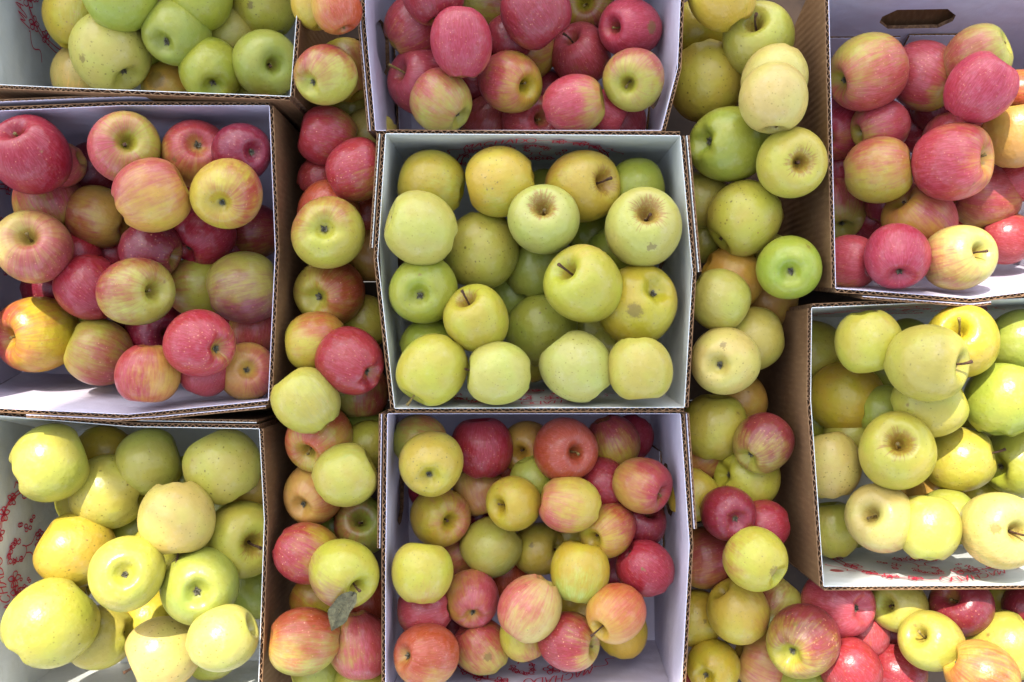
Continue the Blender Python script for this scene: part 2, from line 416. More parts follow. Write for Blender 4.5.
def box_walls():
    W = {}
    for k, d in BX.items():
        W[k] = []
        for side, a, b, ax in (('top', 'TL', 'TR', 1), ('right', 'TR', 'BR', 0), ('bottom', 'BL', 'BR', 1), ('left', 'TL', 'BL', 0)):
            W[k].append((side, ax, [d[a]]+list(d.get(side, []))+[d[b]], (d['b'+a][ax]+d['b'+b][ax])/2, d['z'], d['zb']))
    return W
def build_apples(txt):
    WALLS.update(box_walls())
    L = solve(parse(txt)); seen = {}
    for i, d in enumerate(L):
        P, rw = d['P'], d['rw']; r = random.Random(i*7+3); hr = d['hr']
        if d['pit']:
            fx, fy, k = float(d['pit'][0]), float(d['pit'][1]), d['pit'][2]
            dx, dy = (fx-d['x'])/d['r'], -(fy-d['y'])/d['r']; l = math.hypot(dx, dy)
            reach = (.80 if k == 's' else .84)*hr/.89; q = l/reach
            if q > .985:
                zc = .17-.5*(q-.985); n = math.sqrt(max(.05, 1-zc*zc)); A = Vector((dx/l*n, dy/l*n, zc))
            else: A = Vector((dx/reach, dy/reach, math.sqrt(1-q*q)))
            # the view ray leans away from the vertical off-centre
            V = Vector((-P.x, -P.y, H-P.z)).normalized()
            rot = Vector((0, 0, 1)).rotation_difference(V); A = rot @ A
            if k == 'c': A = -A
        else:
            a = r.uniform(0, 6.28); A = Vector((math.cos(a), math.sin(a), r.choice((-1, 1))*r.uniform(.0, .12)))
        A.normalize()
        qt = A.to_track_quat('Z', 'Y').to_matrix() @ Matrix.Rotation(r.uniform(0, 6.28), 3, 'Z')
        o = link('apple', apple_mesh(100+i, hr, (.6 if not d['pit'] else .5 if math.hypot(float(d['pit'][0])-d['x'], float(d['pit'][1])-d['y']) > .75*d['r'] else .22))); o.location = P; o.scale = (rw,)*3; o.rotation_euler = qt.to_euler()
        inv = qt.inverted()
        bl = d['bl']; amt = 0.; bd = Vector((0, 0, 1)); bc = PAL['r']
        if bl:
            amt = 0. if bl[0] in 'gy' and 0 else float(bl[1])+(.2 if d['c'] == 'B' else .15 if d['c'] == 'L' else .06 if d['c'] == 'F' else -.04 if d['c'] in 'DG' and float(bl[1]) > .6 else 0); bc = PAL['bo'] if bl[0] == 'o' else PAL[bl[0]]
            if d['c'] in 'DG' and bl[0] in 'rd': bc = srgb(202, 44, 66, BK) if bl[0] == 'r' else srgb(170, 26, 50, BK)
            if bl[2] != 'u': w = R(float(bl[2])); bd = Vector((math.cos(w), math.sin(w), .15)).normalized()
            else: bd = Vector((r.uniform(-.5, .5), r.uniform(-.5, .5), .8)).normalized()
        elif d['base'] in ('yg', 'y', 'py') and r.random() < .4:   # warmer cheek on a random side of some golden apples
            bc = PAL['y'] if d['base'] == 'yg' else srgb(222, 178, 80); amt = r.uniform(.08, .34); w = r.uniform(0, 6.28); bd = Vector((math.cos(w), math.sin(w), .3)).normalized()
        hx = r.uniform(.93, 1.05); b0 = PAL[d['base']]
        o['skin_colour'] = [b0[0]*hx*r.uniform(.95, 1.06), b0[1]*hx, b0[2]*hx*r.uniform(.8, 1.15)]
        vb = r.uniform(.85, 1.15); o['blush_colour'] = [bc[0]*vb, bc[1]*vb*r.uniform(.8, 1.3), bc[2]*vb*r.uniform(.85, 1.2)]
        o['blush_dir'] = list(inv @ bd); o['blush_amount'] = float(amt); o['seed'] = float(r.uniform(0, 60))
        ru = .25 if d['base'] in ('yg', 'lg', 'py') else .1; sk = r.uniform(.3, .6) if d['base'] in ('yg', 'lg', 'py', 'y', 'g') else .1; st = False; sp = None; leaf = False
        for t in d['o']:
            if t.startswith('ru'): ru = float(t[2:])
            elif t == 'sk': sk = 1.0
            elif t == 'st': st = True
            elif t == 'leaf': leaf = True
            elif t.startswith('sp='): sp = [float(v) for v in t[3:].split(',')]
        o['russet'] = float(ru); o['speckle'] = float(sk)
        if sp:
            ux, uy = (sp[0]-d['x'])/d['r'], -(sp[1]-d['y'])/d['r']; uz = math.sqrt(max(.05, 1-ux*ux-uy*uy))
            o['spot_dir'] = list((inv @ Vector((ux, uy, uz))).normalized()); o['spot_size'] = float(sp[2])*1.1
        else: o['spot_dir'] = [0., 0., 1.]; o['spot_size'] = 0.0
        kinds = d['pit'][2] if d['pit'] else 'sc'
        if 's' in kinds:
            s = link('stem', STEMS[st][i % 6], o)
            if hr != .89: s.location.z = .38*(hr/.89-1)
        if 'c' in kinds:
            key = (round(hr, 2), i % 4)
            if key not in CAL: CAL[key] = calyx_mesh(i, hr)
            link('calyx', CAL[key], o)
        if leaf: make_leaf(o, inv, d)
        nm = d['look'].replace('@', 'apple')
        lab = nm+(', ' if d['c'] not in 'LR' else ' ')+('' if nm.endswith(',') else '')+(zone(d['c'], d['x'], d['y']) if d['c'] in 'LR' else zone(d['c'], d['x'], d['y']))
        if len(lab.split()) > 16: print('LONG', len(lab.split()), lab)
        if lab in seen: print('DUP', lab)
        seen[lab] = 1
        tag(o, lab, 'apple', GRP[d['c']])

def make_leaf(o, inv, d):
    # curled dry leaf hanging from the stem, drawn in unit apple coordinates
    b = MB(); rr = d['r']
    def loc(px, py, z): return inv @ Vector(((px-d['x'])/rr, -(py-d['y'])/rr, z))
    A = (360, 583); B = (336, 624); n = 12; rows = []
    dv = Vector((B[0]-A[0], B[1]-A[1])); nv = Vector((-dv.y, dv.x)).normalized()
    for i in range(n+1):
        t = i/n; w = 10.5*math.sin(math.pi*min(1, t*.93+.05))**.7*(1+.12*math.sin(11*t)); c = Vector(A)+dv*t+nv*(3*math.sin(3*t)); row = []
        for j in range(-3, 4):
            p = c+nv*(w*j/3); z = 1.03-.35*t+.1*abs(j/3)*math.sin(4*t+1)+.03*math.sin(9*t+j)
            row.append(loc(p.x, p.y, z))
        rows.append(row)
    up = inv @ Vector((0, 0, .02))
    for i in range(n):
        for j in range(6):
            a, bb, c, e = rows[i][j], rows[i][j+1], rows[i+1][j+1], rows[i+1][j]
            b.quad(a, e, c, bb); b.quad(a-up, bb-up, c-up, e-up)
    b.tube([loc(360, 586, .85), loc(358, 590, 1.0), rows[0][3], rows[4][3], rows[8][3], rows[12][3]], [.05, .04, .03, .02, .015, .01], 6)
    b.build('leaf', M['leaf'], o, True)
EXPOSURE = 2.0
APPLES = """
#A
1 79 15 36 - y g:.45:0 sk | yellow green @ with brown specks
2 119 -4 37 - g - | large plain green @ overlapping a yellow one
2 111 63 42 124,73,c lg y:.2:180 h.82 sk sp=96,68,.09 | wide pale yellow @ with dark green blemish
0 75 74 30 - py - | pale yellow @ showing only its edge
2 177 33 33 165,43,c g - | round bright green @ with dark calyx
2 211 78 33 212,84,c g - | fresh green @ with star shaped calyx
0 138 42 33 - g - | shaded green @ beneath bigger ones
0 169 86 26 - o g:.3:180 sp=164,86,.3 | small golden @ with brown rot
1 199 -4 34 - g - | green @ cut by the top edge
0 229 37 32 - yg - | dull yellow green @ between brighter ones
2 264 4 34 - yg - sk sp=258,16,.1 | spotted yellow green @ against the wall
2 265 64 33 273,65,s g - | green @ with dark stem hollow
0 260 86 28 - g - | deep green @ low against the corner
0 157 5 26 - y - | dark yellow @ sunk between green ones
#B
2 31 155 38 18,132,s o r:.97:u h.92 | big crimson @ with shallow stem hollow
0 92 157 33 - o d:.75:90 | dark red @ with an orange lower side
2 125 147 36 126,142,s yg p:.5:200 st ru.3 | yellow @ with standing stem and pink patches
1 197 151 35 198,144,c o r:.5:60 sp=186,165,.06 | orange @ with a star calyx, reddening upward
1 252 152 31 253,152,c o d:.97:u | dark red @ with round brown spot
2 227 194 35 221,204,c y r:.28:0 | pale yellow @ with red right rim
3 153 195 39 182,181,s o p:.4:120 | large peach coloured @ on top
0 50 203 36 - yg p:.5:90 h.85 | dull yellow and pink @ under a crimson one
1 99 217 31 121,224,c o r:.35:200 | orange @ turned toward the right
1 203 235 31 187,250,c o r:.85:90 | red striped @ with calyx low left
3 34 247 39 29,236,s py p:.4:-30 h.86 | large cream @ with pink streaks and stem stub
1 151 250 30 - yg d:.8:130 | crimson @ with yellow lower right side
0 112 253 29 - o r:.9:u | red @ mostly covered
1 90 287 34 - o r:.85:180 | rosy red @ behind a yellow one
3 136 292 36 152,291,s yg r:.4:140 h.94 | yellow green @ with red upper shoulder
1 199 286 31 - yg p:.25:180 | pale yellow @ with faint pink streaks
2 246 287 37 275,281,s yg m:.42:-90 | green @ with purple pink lower half
1 158 333 31 168,334,s o d:.97:u | dark crimson @ with stem hollow facing right
2 200 344 34 218,349,c yg r:.82:160 h.94 | red @ with yellow ring round its calyx
2 247 371 29 247,370,c o p:.3:0 | orange @ with calyx facing straight up
1 206 378 28 - o p:.65:u | orange red @ under striped red one
2 148 384 34 146,412,s o r:.5:180 h.84 | yellow centred @ with red edges
2 37 334 38 12,338,s y r:.42:180 h.92 | big yellow @ with red left side
2 99 352 34 66,340,s yg p:.38:-50 h.88 | yellow green @ with pink lower right side
0 50 287 27 - o d:.97:u | deep red @ beneath a big cream one
0 236 333 28 - o r:.9:u | red @ hidden behind green one
0 255 329 26 - o p:.4:u | peach @ pressed on the right wall
0 108 386 23 - o - | small golden @ low against cardboard
1 256 232 29 - o r:.6:90 | brownish pink @ beside the right wall
0 78 255 23 - o r:.9:u | red @ deep in a gap
0 84 325 23 - yg - | yellow @ deep in a gap
0 178 215 28 - o r:.9:u | shaded red @ under the peach one
0 60 165 24 - yg p:.5:u | shaded yellow @ behind the crimson one
0 228 255 26 - o r:.8:u | shaded red @ below pale yellow one
0 200 195 26 - o r:.8:u | shaded dark @ behind a pale yellow one
0 125 320 24 - o d:.9:u | shaded crimson @ under yellow ones
#C
2 51 453 42 88,450,s yg - h.82 | wide pale green @ with its hollow facing right
0 105 446 29 - y - | shaded yellow @ between two pale ones
2 150 455 35 180,452,s yg - h.84 | half sunlit pale green @ with dark right end
2 223 461 39 - yg - h.88 sk | speckled @ with bright sunlit lower patch
1 110 492 39 - yg - h.88 sk | large speckled yellow green @ below two others
0 84 500 28 - yg - | yellow @ peeping from behind a larger one
3 177 519 40 180,560,s py - h.9 st | pale yellow @ with stem pointing down
2 247 539 39 254,545,s yg - st ru.7 | green @ with russet round its long stem
1 75 550 38 46,536,s y - h.9 sk | golden @ with hollow at upper left
3 127 573 39 125,574,c yg - | yellow green @ with calyx facing up
2 200 586 39 197,592,c g - h.95 | lime green @ with sunken calyx
2 52 622 45 86,588,s yg y:.35:200 h.93 sk | largest deep yellow @ with brown specks
1 100 637 33 - yg - | green yellow @ in shade beside the largest one
3 163 653 38 128,668,s py - st sk | pale yellow @ with stem at left
0 150 620 31 - y - | yellow @ behind pale one
3 243 638 38 - lg - h1 sk | tall pale green @ by the right wall
1 212 646 33 - g - | green @ squeezed between two pale ones
0 258 588 29 - g - | dark green @ under russeted one
0 232 508 27 - g - | shaded green @ under the speckled one
1 254 487 24 - o - | small orange yellow @ at the right wall
0 135 530 27 - g - | shaded @ in the gap beside a golden one
0 183 482 26 - g - | green @ glimpsed above the pale yellow one
0 40 585 26 - y - | yellow @ hidden at the left
0 160 545 26 - yg - | shaded yellow green @ under others
#D
1 416 26 32 - o d:.8:u | dark crimson @ next to the left wall
2 433 -8 32 - o d:.95:u | dark red @ cut by the top edge
3 461 42 32 461,78,c o r:.93:u h1.12 | tall rose red @ standing on its narrow end
1 424 82 34 401,73,s yg p:.82:u st h.95 | red @ with its stem pointing left
2 441 120 34 460,116,c yg p:.6:110 | pink and yellow @ with calyx facing right
1 488 124 28 - yg p:.8:u | pink @ cut by the lower wall
2 510 82 30 527,86,s y r:.7:170 h1 | orange red @ with slit like hollow
1 487 8 28 458,3,s y p:.5:0 | yellowish pink @ with upright stem
3 536 12 37 556,38,s o d:.9:u | largest deep red @ in its group
2 586 6 28 586,3,s y p:.5:-60 st | yellow and pink @ with stem facing up
2 630 28 29 613,27,s o r:.9:u h1.1 sp=649,34,.2 | bright red @ with a dark bruise
2 581 55 30 571,38,s yg p:.85:u st | rosy @ with thin stem in a narrow hollow
3 634 79 32 627,83,s yg p:.55:70 | pink @ with yellow round its stem stub
3 575 107 31 601,98,s yg r:.8:160 h.98 | striped red @ with hollow facing right
1 530 122 28 541,118,s yg p:.85:u | pinkish red @ in the bottom row
1 619 121 27 - o p:.9:u | rose @ under yellow centred one
1 524 50 32 - y r:.5:u | dull yellow and red @ under the largest one
0 545 94 25 - o d:.9:u | shaded dark red @ in the middle gap
0 470 84 24 - o d:.9:u | shaded crimson @ under the tall one
1 508 40 25 - o d:.9:u | deep red @ partly hidden by others
1 606 112 22 - o r:.9:u | small red @ wedged beside striped one
#E
1 431 184 34 - y g:.35:-60 h.92 | smooth yellow green @ near the corner
3 420 229 38 389,218,s lg - ru.4 | large pale green @ leaning over the left wall
2 500 182 35 - y g:.3:-60 sk | yellow @ without visible stem
3 544 220 36 543,207,s lg - ru1 | pale @ with russet star around stem
2 582 186 35 603,182,s y o:.25:150 ru.9 st | orange tinted @ with russet hollow at right
1 636 187 29 - g - h.92 | plain green @ under russeted ones
3 643 228 39 648,213,s lg - ru1 sp=647,250,.1 | pale green @ with brown russet hollow and spot
4 583 284 39 567,270,s yg - st ru.4 | biggest yellow green @ on top
2 637 305 39 655,292,c y g:.15:90 sp=630,312,.16 | mottled golden @ with grey bruises
2 481 251 38 - yg - sk | freckled bright yellow green @
2 424 290 34 420,296,c g - | green @ with small dark calyx facing up
3 476 318 33 467,300,s yg - st ru.8 | yellow green @ with upright brown stem
3 432 370 35 416,396,s yg - st h.98 | smooth yellow green @ with stem at its lower left
1 430 346 29 - g - | shaded @ peeping above smooth one
3 498 375 33 467,372,s lg - st h.95 | pale green @ with stem toward left neighbour
2 541 329 35 - g - h.95 sk | evenly freckled green @
1 535 268 29 - g - | shaded green @ between larger ones
2 577 371 36 605,400,c lg - h.94 sk | angular pale green @ in the lowest row
2 640 372 33 642,405,s yg - h.92 | rounded green @ with stem tip below
0 592 233 25 - g - | dark green @ in the shade
0 618 250 29 - g - | dark green @ under the spotted pale one
0 593 331 29 - yg - | shaded olive @ under the golden one
0 616 353 28 - yg - | shaded yellow @ above the rounded one
0 443 316 26 - g - | shaded green @ under upright stemmed one
0 530 377 27 - yg - | shaded yellow @ between two pale ones
0 543 172 28 - g - | dark green @ against the upper wall
0 510 295 27 - g - | dark green @ deep in the gap
#F
1 420 441 27 - g o:.4:60 | green brown @ peeping over yellow one
3 431 464 33 429,476,c y - ru.2 sk | yellow @ with grey calyx and scratches
2 482 447 31 480,420,s o r:.92:u | crimson pink @ with hollow at top
1 479 490 26 - o p:.3:u | small peach @ below crimson one
0 408 491 24 - o r:.95:u | red @ pressed on the left wall
2 440 517 29 450,521,s y p:.35:0 ru.3 | yellow @ with open hollow and pink side
2 514 503 27 499,507,s y p:.2:90 | small yellow @ turned left
2 418 572 32 425,543,s yg p:.2:-60 | yellow green @ by the left wall
1 458 554 26 - o p:.4:u | orange pink @ between two green ones
3 491 547 31 - yg g:.35:-60 | yellow green @ with a greener lower side
3 472 599 28 473,614,c o p:.65:0 | pink @ with yellow flecks and calyx below
3 426 655 33 405,655,c o o:.7:90 | orange red @ with calyx facing left
1 481 646 28 - yg r:.6:110 sp=489,649,.13 | red and yellow @ with dark spots
1 424 610 27 - o p:.7:u | pinkish red @ under green one
4 530 608 33 - py p:.5:150 h1 | large cream and pink @ on top
1 526 447 26 521,453,s o p:.3:0 | orange yellow @ with tiny stem
3 565 450 33 578,452,s o o:.85:u h.95 | reddish orange @ with a dark star hollow
1 613 443 27 - y r:.6:90 | yellow @ with red streaks at upper wall
0 641 438 24 - o r:.9:u | dark pink @ near the corner
1 533 481 24 - g - | greenish @ between others
3 569 504 30 - y p:.45:-150 h1.02 | pink and yellow @ above green ones
1 603 484 26 - o r:.85:u | plain red @ behind two larger ones
3 643 485 29 661,494,s o r:.6:10 | yellow to red @ with tiny stem at right
2 608 530 26 594,538,s y r:.5:30 h1 | striped yellow and red @
1 642 523 24 650,512,s o d:.9:u | dark red @ under yellow to red one
3 645 568 29 - o r:.9:u sp=639,563,.05 | bright striped red @ with a dot
3 580 571 31 585,541,s y g:.4:-90 h.97 | round green and orange @ with stem at top
2 538 549 26 557,548,s y o:.1:u sp=531,540,.08 | small yellow @ with red dot
3 616 613 30 600,629,s o o:.5:40 st h1.02 | orange @ with dark stem at lower left
1 621 630 27 - y - | cream yellow @ under the orange one
2 569 641 29 592,646,s yg r:.75:180 h1 | red @ with yellow end and dark stem
1 524 636 25 - yg r:.4:-30 | yellow and red @ under the large cream one
1 573 602 26 - y - | shaded yellow @ behind red ones
0 571 535 24 - y - | dull yellow @ deep in the middle
0 615 562 24 - o d:.9:u | dark red @ deep at right
0 480 515 22 - o d:.9:u | dark red @ in gap
0 507 470 22 - o o:.7:u | dark orange @ in gap
0 452 628 24 - o d:.9:u | dark red @ in lower gap
0 505 575 24 - o o:.7:u | shaded orange @ between large ones
#G
0 833 60 26 - o r:.95:u | red @ half behind the left wall
2 867 72 38 842,80,c yg p:.72:-60 h.9 | red striped yellow @ with calyx at left
1 924 76 35 948,86,s yg p:.8:150 st | pink @ with pale stem at lower right
1 978 57 33 1003,45,s yg r:.55:180 h.92 | olive and red @ near the handle wall
3 981 88 36 1003,58,s o r:.97:u h.97 | bright crimson @ leaning up right
1 838 129 31 827,136,c o r:.88:60 | crimson @ cut by the left wall
1 880 127 28 - yg p:.75:u | pink and yellow @ in the second row
0 914 128 25 - o r:.95:u | dark red @ sunk in a gap
1 953 142 31 - o r:.75:u | orange red @ behind largest one
4 953 162 41 981,160,s o r:.82:190 h.86 | largest crimson @ with yellow top and deep hollow
2 879 170 34 912,165,s y p:.55:90 h.92 | oval yellow and pink @
2 1016 135 34 1013,105,s o p:.35:0 | sunlit peach @ at the right edge
1 1019 92 23 - o o:.6:u | brownish orange @ by the edge
0 838 168 24 - o r:.9:u | red @ deep by the left wall
1 838 208 31 843,226,c yg p:.65:90 | pink and yellow @ cut by the wall
0 873 222 26 - o d:.95:u | dark red @ between two pink ones
3 920 219 36 903,200,s o p:.7:30 h.92 | peach and pink @ with shadowed hollow
2 984 195 35 - o p:.7:u h.94 | rounded peach @ streaked with pink
1 1017 180 24 - o r:.95:u | red @ behind peach ones
1 1004 238 28 - o r:.8:u | rosy sunlit @ near the floor
2 897 262 33 900,274,c o r:.95:u h.88 | deep pink @ with calyx facing down
1 850 262 27 868,264,s o p:.8:u | dull pink @ in the corner
3 958 258 35 978,252,s py p:.45:200 st h.95 | pale peach @ with long stem in the sun
0 970 220 26 - o r:.9:u | red @ beneath peach ones
0 940 108 27 - o d:.9:u | shaded red @ between large ones
0 888 203 22 - o d:.9:u | small shaded red @
0 910 188 24 - o r:.8:u | shaded pink @ under largest one
#H
1 813 353 32 - yg - | dull yellow green @ behind the left wall
2 869 338 34 864,313,c yg o:.15:90 h.88 | yellowish @ with dark dot on top
4 927 363 41 957,366,s yg - st h.92 | big yellow green @ with dark stem at right
2 962 338 37 958,329,s y o:.2:90 st | olive yellow @ with dark stem hollow
1 1022 342 35 - g - | green @ at the picture edge
3 846 398 38 876,402,c y p:.15:130 h.92 | peach blushed yellow @ with calyx at right
2 930 402 37 963,391,s yg - | yellow green @ under big one
3 1003 399 39 - g - h.94 | sunlit lime @ with smooth skin
4 897 452 39 901,443,s yg - ru.8 h.96 | flat faced @ with brown russet rays
3 826 464 34 822,432,s py - h.98 sk | pale yellow @ with square shoulders
3 960 460 35 995,453,s yg - sk st h1 | freckled @ with stem at right
2 1019 463 36 1000,468,c g - | brilliant lime @ with dark calyx
4 881 518 36 871,515,s py p:.2:-90 ru.2 | cream @ with pinkish streaks round its hollow
2 832 529 27 829,505,s yg - h1 | tall yellow @ in the corner
3 928 527 34 927,562,c yg - h.97 | lime @ with end pointing down
1 946 518 30 - g - | dark green @ behind lime one
4 1000 530 41 1017,532,s py - st sp=980,522,.12 | large pale yellow @ with brown scar
0 906 491 29 - o - | orange @ between larger ones
0 977 498 27 - yg - | shaded yellow green @ above large pale one
0 882 371 27 - g - | dark green @ under yellowish one
0 908 326 26 - g - | dark green @ along the top wall
0 818 420 29 - g - | green @ below the peach blushed one
0 851 434 27 - yg - | shaded yellow @ above square shouldered one
0 885 411 27 - g - | shaded green @ left of centre
0 985 433 29 - yg - | shaded olive @ below sunlit lime one
0 935 492 27 - o - | small orange @ under freckled one
0 856 545 24 - g - | shaded green @ near the lower wall
#L
1 314 6 23 - y - | yellow @
1 337 9 25 - o o:.6:0 | orange @
3 324 75 31 311,83,c yg r:.42:110 | olive @ with red cheek and open calyx
1 346 70 31 - y p:.3:0 | pinkish yellow @ behind an olive one
2 327 136 30 298,129,s yg r:.72:180 | brownish red @ with stem at left
3 357 170 32 381,160,s y r:.72:140 | shiny pink @ with hollow at right
1 370 133 26 - py - | pale yellow @ by the box corner
0 352 108 25 - yg - | shaded olive @
1 322 178 23 - yg r:.6:u | small brownish @
1 328 212 31 - o o:.6:u | orange brown @ behind a larger one
3 328 233 37 324,229,c yg r:.3:120 | big yellow green @ with red rim and open calyx
0 368 210 24 - o o:.7:u | shaded orange @
1 370 255 26 - o o:.2:0 | orange yellow @ by the box wall
2 330 292 33 318,298,c yg o:.45:20 h.88 | olive @ with orange cheek and low calyx
2 315 341 30 - y o:.35:60 h.95 | yellow orange @ with smooth skin
1 364 322 27 - yg r:.15:120 | yellow @ behind a red one
4 350 361 33 370,373,c o r:.75:u h.97 | orange red @ on top of others
3 306 400 34 - yg g:.3:0 h.95 | lime green @ beside cardboard wall
1 360 390 29 - yg r:.4:0 | olive and red @ under orange red one
2 320 438 33 307,452,s yg o:.55:120 | orange red and green @ with stem low
0 366 428 27 - g - | dark green @
0 369 445 25 - yg - | shaded yellow green @
3 346 475 33 369,463,s yg g:.2:100 | bright yellow green @ with hollow at right
1 314 494 30 302,505,c o o:.3:0 | golden @ with pinkish right side
1 363 525 29 361,521,s g r:.35:180 | dark green @ with red left side
2 307 553 31 - y r:.6:190 h1 | red striped @ by the box wall
3 344 573 35 357,588,s yg m:.3:-120 st leaf | green purple @ with a dry leaf
0 333 528 22 - g - | shaded green @
3 303 641 35 270,640,s yg o:.5:90 h1 | large @ orange above and green below
2 359 646 32 - yg p:.6:0 h1 | pink streaked @
1 318 598 28 - y o:.3:180 | yellow @ under leafy one
0 369 602 24 - o o:.7:u | orange brown @
1 318 668 28 - yg - | yellow @ under large one
1 362 684 28 - yg - | yellow green @ cut by the lower edge
0 340 688 24 - o r:.4:u | shaded orange @
0 300 310 26 - o r:.4:u | shaded orange @ behind smooth ones
0 318 262 24 - yg - | shaded olive @ between big ones
0 300 195 22 - o r:.5:u | shaded red @
#R
3 722 -4 35 - y - | golden yellow @ cut by the top edge
1 696 29 29 - y - | plain yellow @ beside the box rim
2 706 82 39 - y - sk | large pale golden @ with fine dots
2 758 40 36 753,24,s yg - st ru.4 | olive yellow @ with stem in its hollow
2 775 79 33 - py - | pale yellow @ covered by a similar one
3 773 99 36 - py - h.97 | smooth pale yellow @ covering another
3 791 163 36 801,163,s yg - ru.9 | yellow green @ with brown ray hollow
3 729 144 38 706,140,c g - h.95 | bright green @ with dark calyx at left
2 744 218 37 - yg - sk h.94 | freckled yellow green @ facing away
1 700 200 29 - yg - | shaded yellow green @ by the box wall
0 788 216 22 - o - | orange brown @ in a dark gap
2 789 268 32 791,272,c g - sp=801,250,.07 | green @ with calyx facing up
0 768 300 28 - o - | brown yellow @ in a dark corner
1 733 278 31 - o p:.1:u | orange yellow @ behind green one
0 703 240 23 - yg - | shaded olive @
2 720 300 31 - yg - h.9 | plain green yellow @ by the wall
1 752 339 32 - yg o:.1:0 | yellow @ under a paler one
3 725 361 35 719,365,c py g:.15:0 sp=717,345,.08 | pale yellow @ with rust spot and calyx
1 740 401 27 - o - | small golden orange @
3 714 426 34 - yg - h.95 sp=733,412,.05 | yellow green @ beside the box corner
2 763 443 29 749,457,c yg d:.72:60 | red @ with green lower left side
0 702 454 27 - o r:.4:u | orange @ beneath yellow green one
1 747 478 31 726,475,c yg p:.1:0 | pale green @ with pink dots
1 694 495 26 - y - | yellow @ tucked by the box wall
3 728 513 28 736,519,c o d:.97:u | deep red @ with grey calyx
1 705 557 31 - o p:.6:u | orange pink @ under deep red one
3 755 559 33 775,574,c yg r:.3:190 sp=767,565,.16 | green @ with red left side and russet
1 763 525 26 - o r:.9:u | red @ behind the green one
1 776 602 25 - yg r:.5:150 | small yellow and red @
0 795 586 29 - o d:.8:u | dark red @ beside the cardboard corner
3 738 611 33 - y p:.3:0 h.95 | large yellow @ with pink right side
2 696 618 28 - y - sp=700,614,.07 | yellow @ with red dot by the wall
3 713 667 28 705,676,c y g:.2:60 | yellow @ with calyx at the bottom edge
1 766 660 32 - o p:.4:u | brownish pink @ behind mottled one
4 803 641 37 791,653,c yg d:.66:60 sp=789,617,.06 | mottled red and olive @ with sunken calyx
3 838 603 35 858,608,c o p:.9:u h.88 | pinkish red @ with calyx at right
2 899 605 28 888,606,s yg o:.2:0 | olive yellow @ with dark hollow
2 962 606 31 953,597,s o d:.9:u | crimson @ beneath the cardboard rim
1 1003 597 26 - yg p:.4:0 | yellow and pink @ beside a crimson one
1 1026 606 24 - o d:.9:u | dark red @ at the right edge
3 931 641 32 921,636,s yg p:.25:0 st ru.2 | yellow green @ with greenish stem hollow
2 850 668 31 - o r:.85:u | red striped @ by the lower edge
1 866 632 24 - o p:.7:u | pinkish @ between bigger ones
2 897 672 29 - o r:.9:150 | red @ with sunlit corner
0 888 628 24 - o d:.7:u | shaded dark @
3 982 675 37 - o o:.5:u | large orange @ at the lower edge
1 1006 646 36 1026,627,s yg - | yellow green @ behind an orange one
1 806 688 26 - g - | green @ cut by the lower edge
0 690 684 22 - o r:.9:u | red @ near the box wall
0 768 256 24 - yg - | shaded yellow @
"""
# ---------------------------------------------------------------- cardboard boxes
def lerp_poly(P, t):
    n = len(P)-1; k = min(int(t*n), n-1); return P[k].lerp(P[k+1], t*n-k)

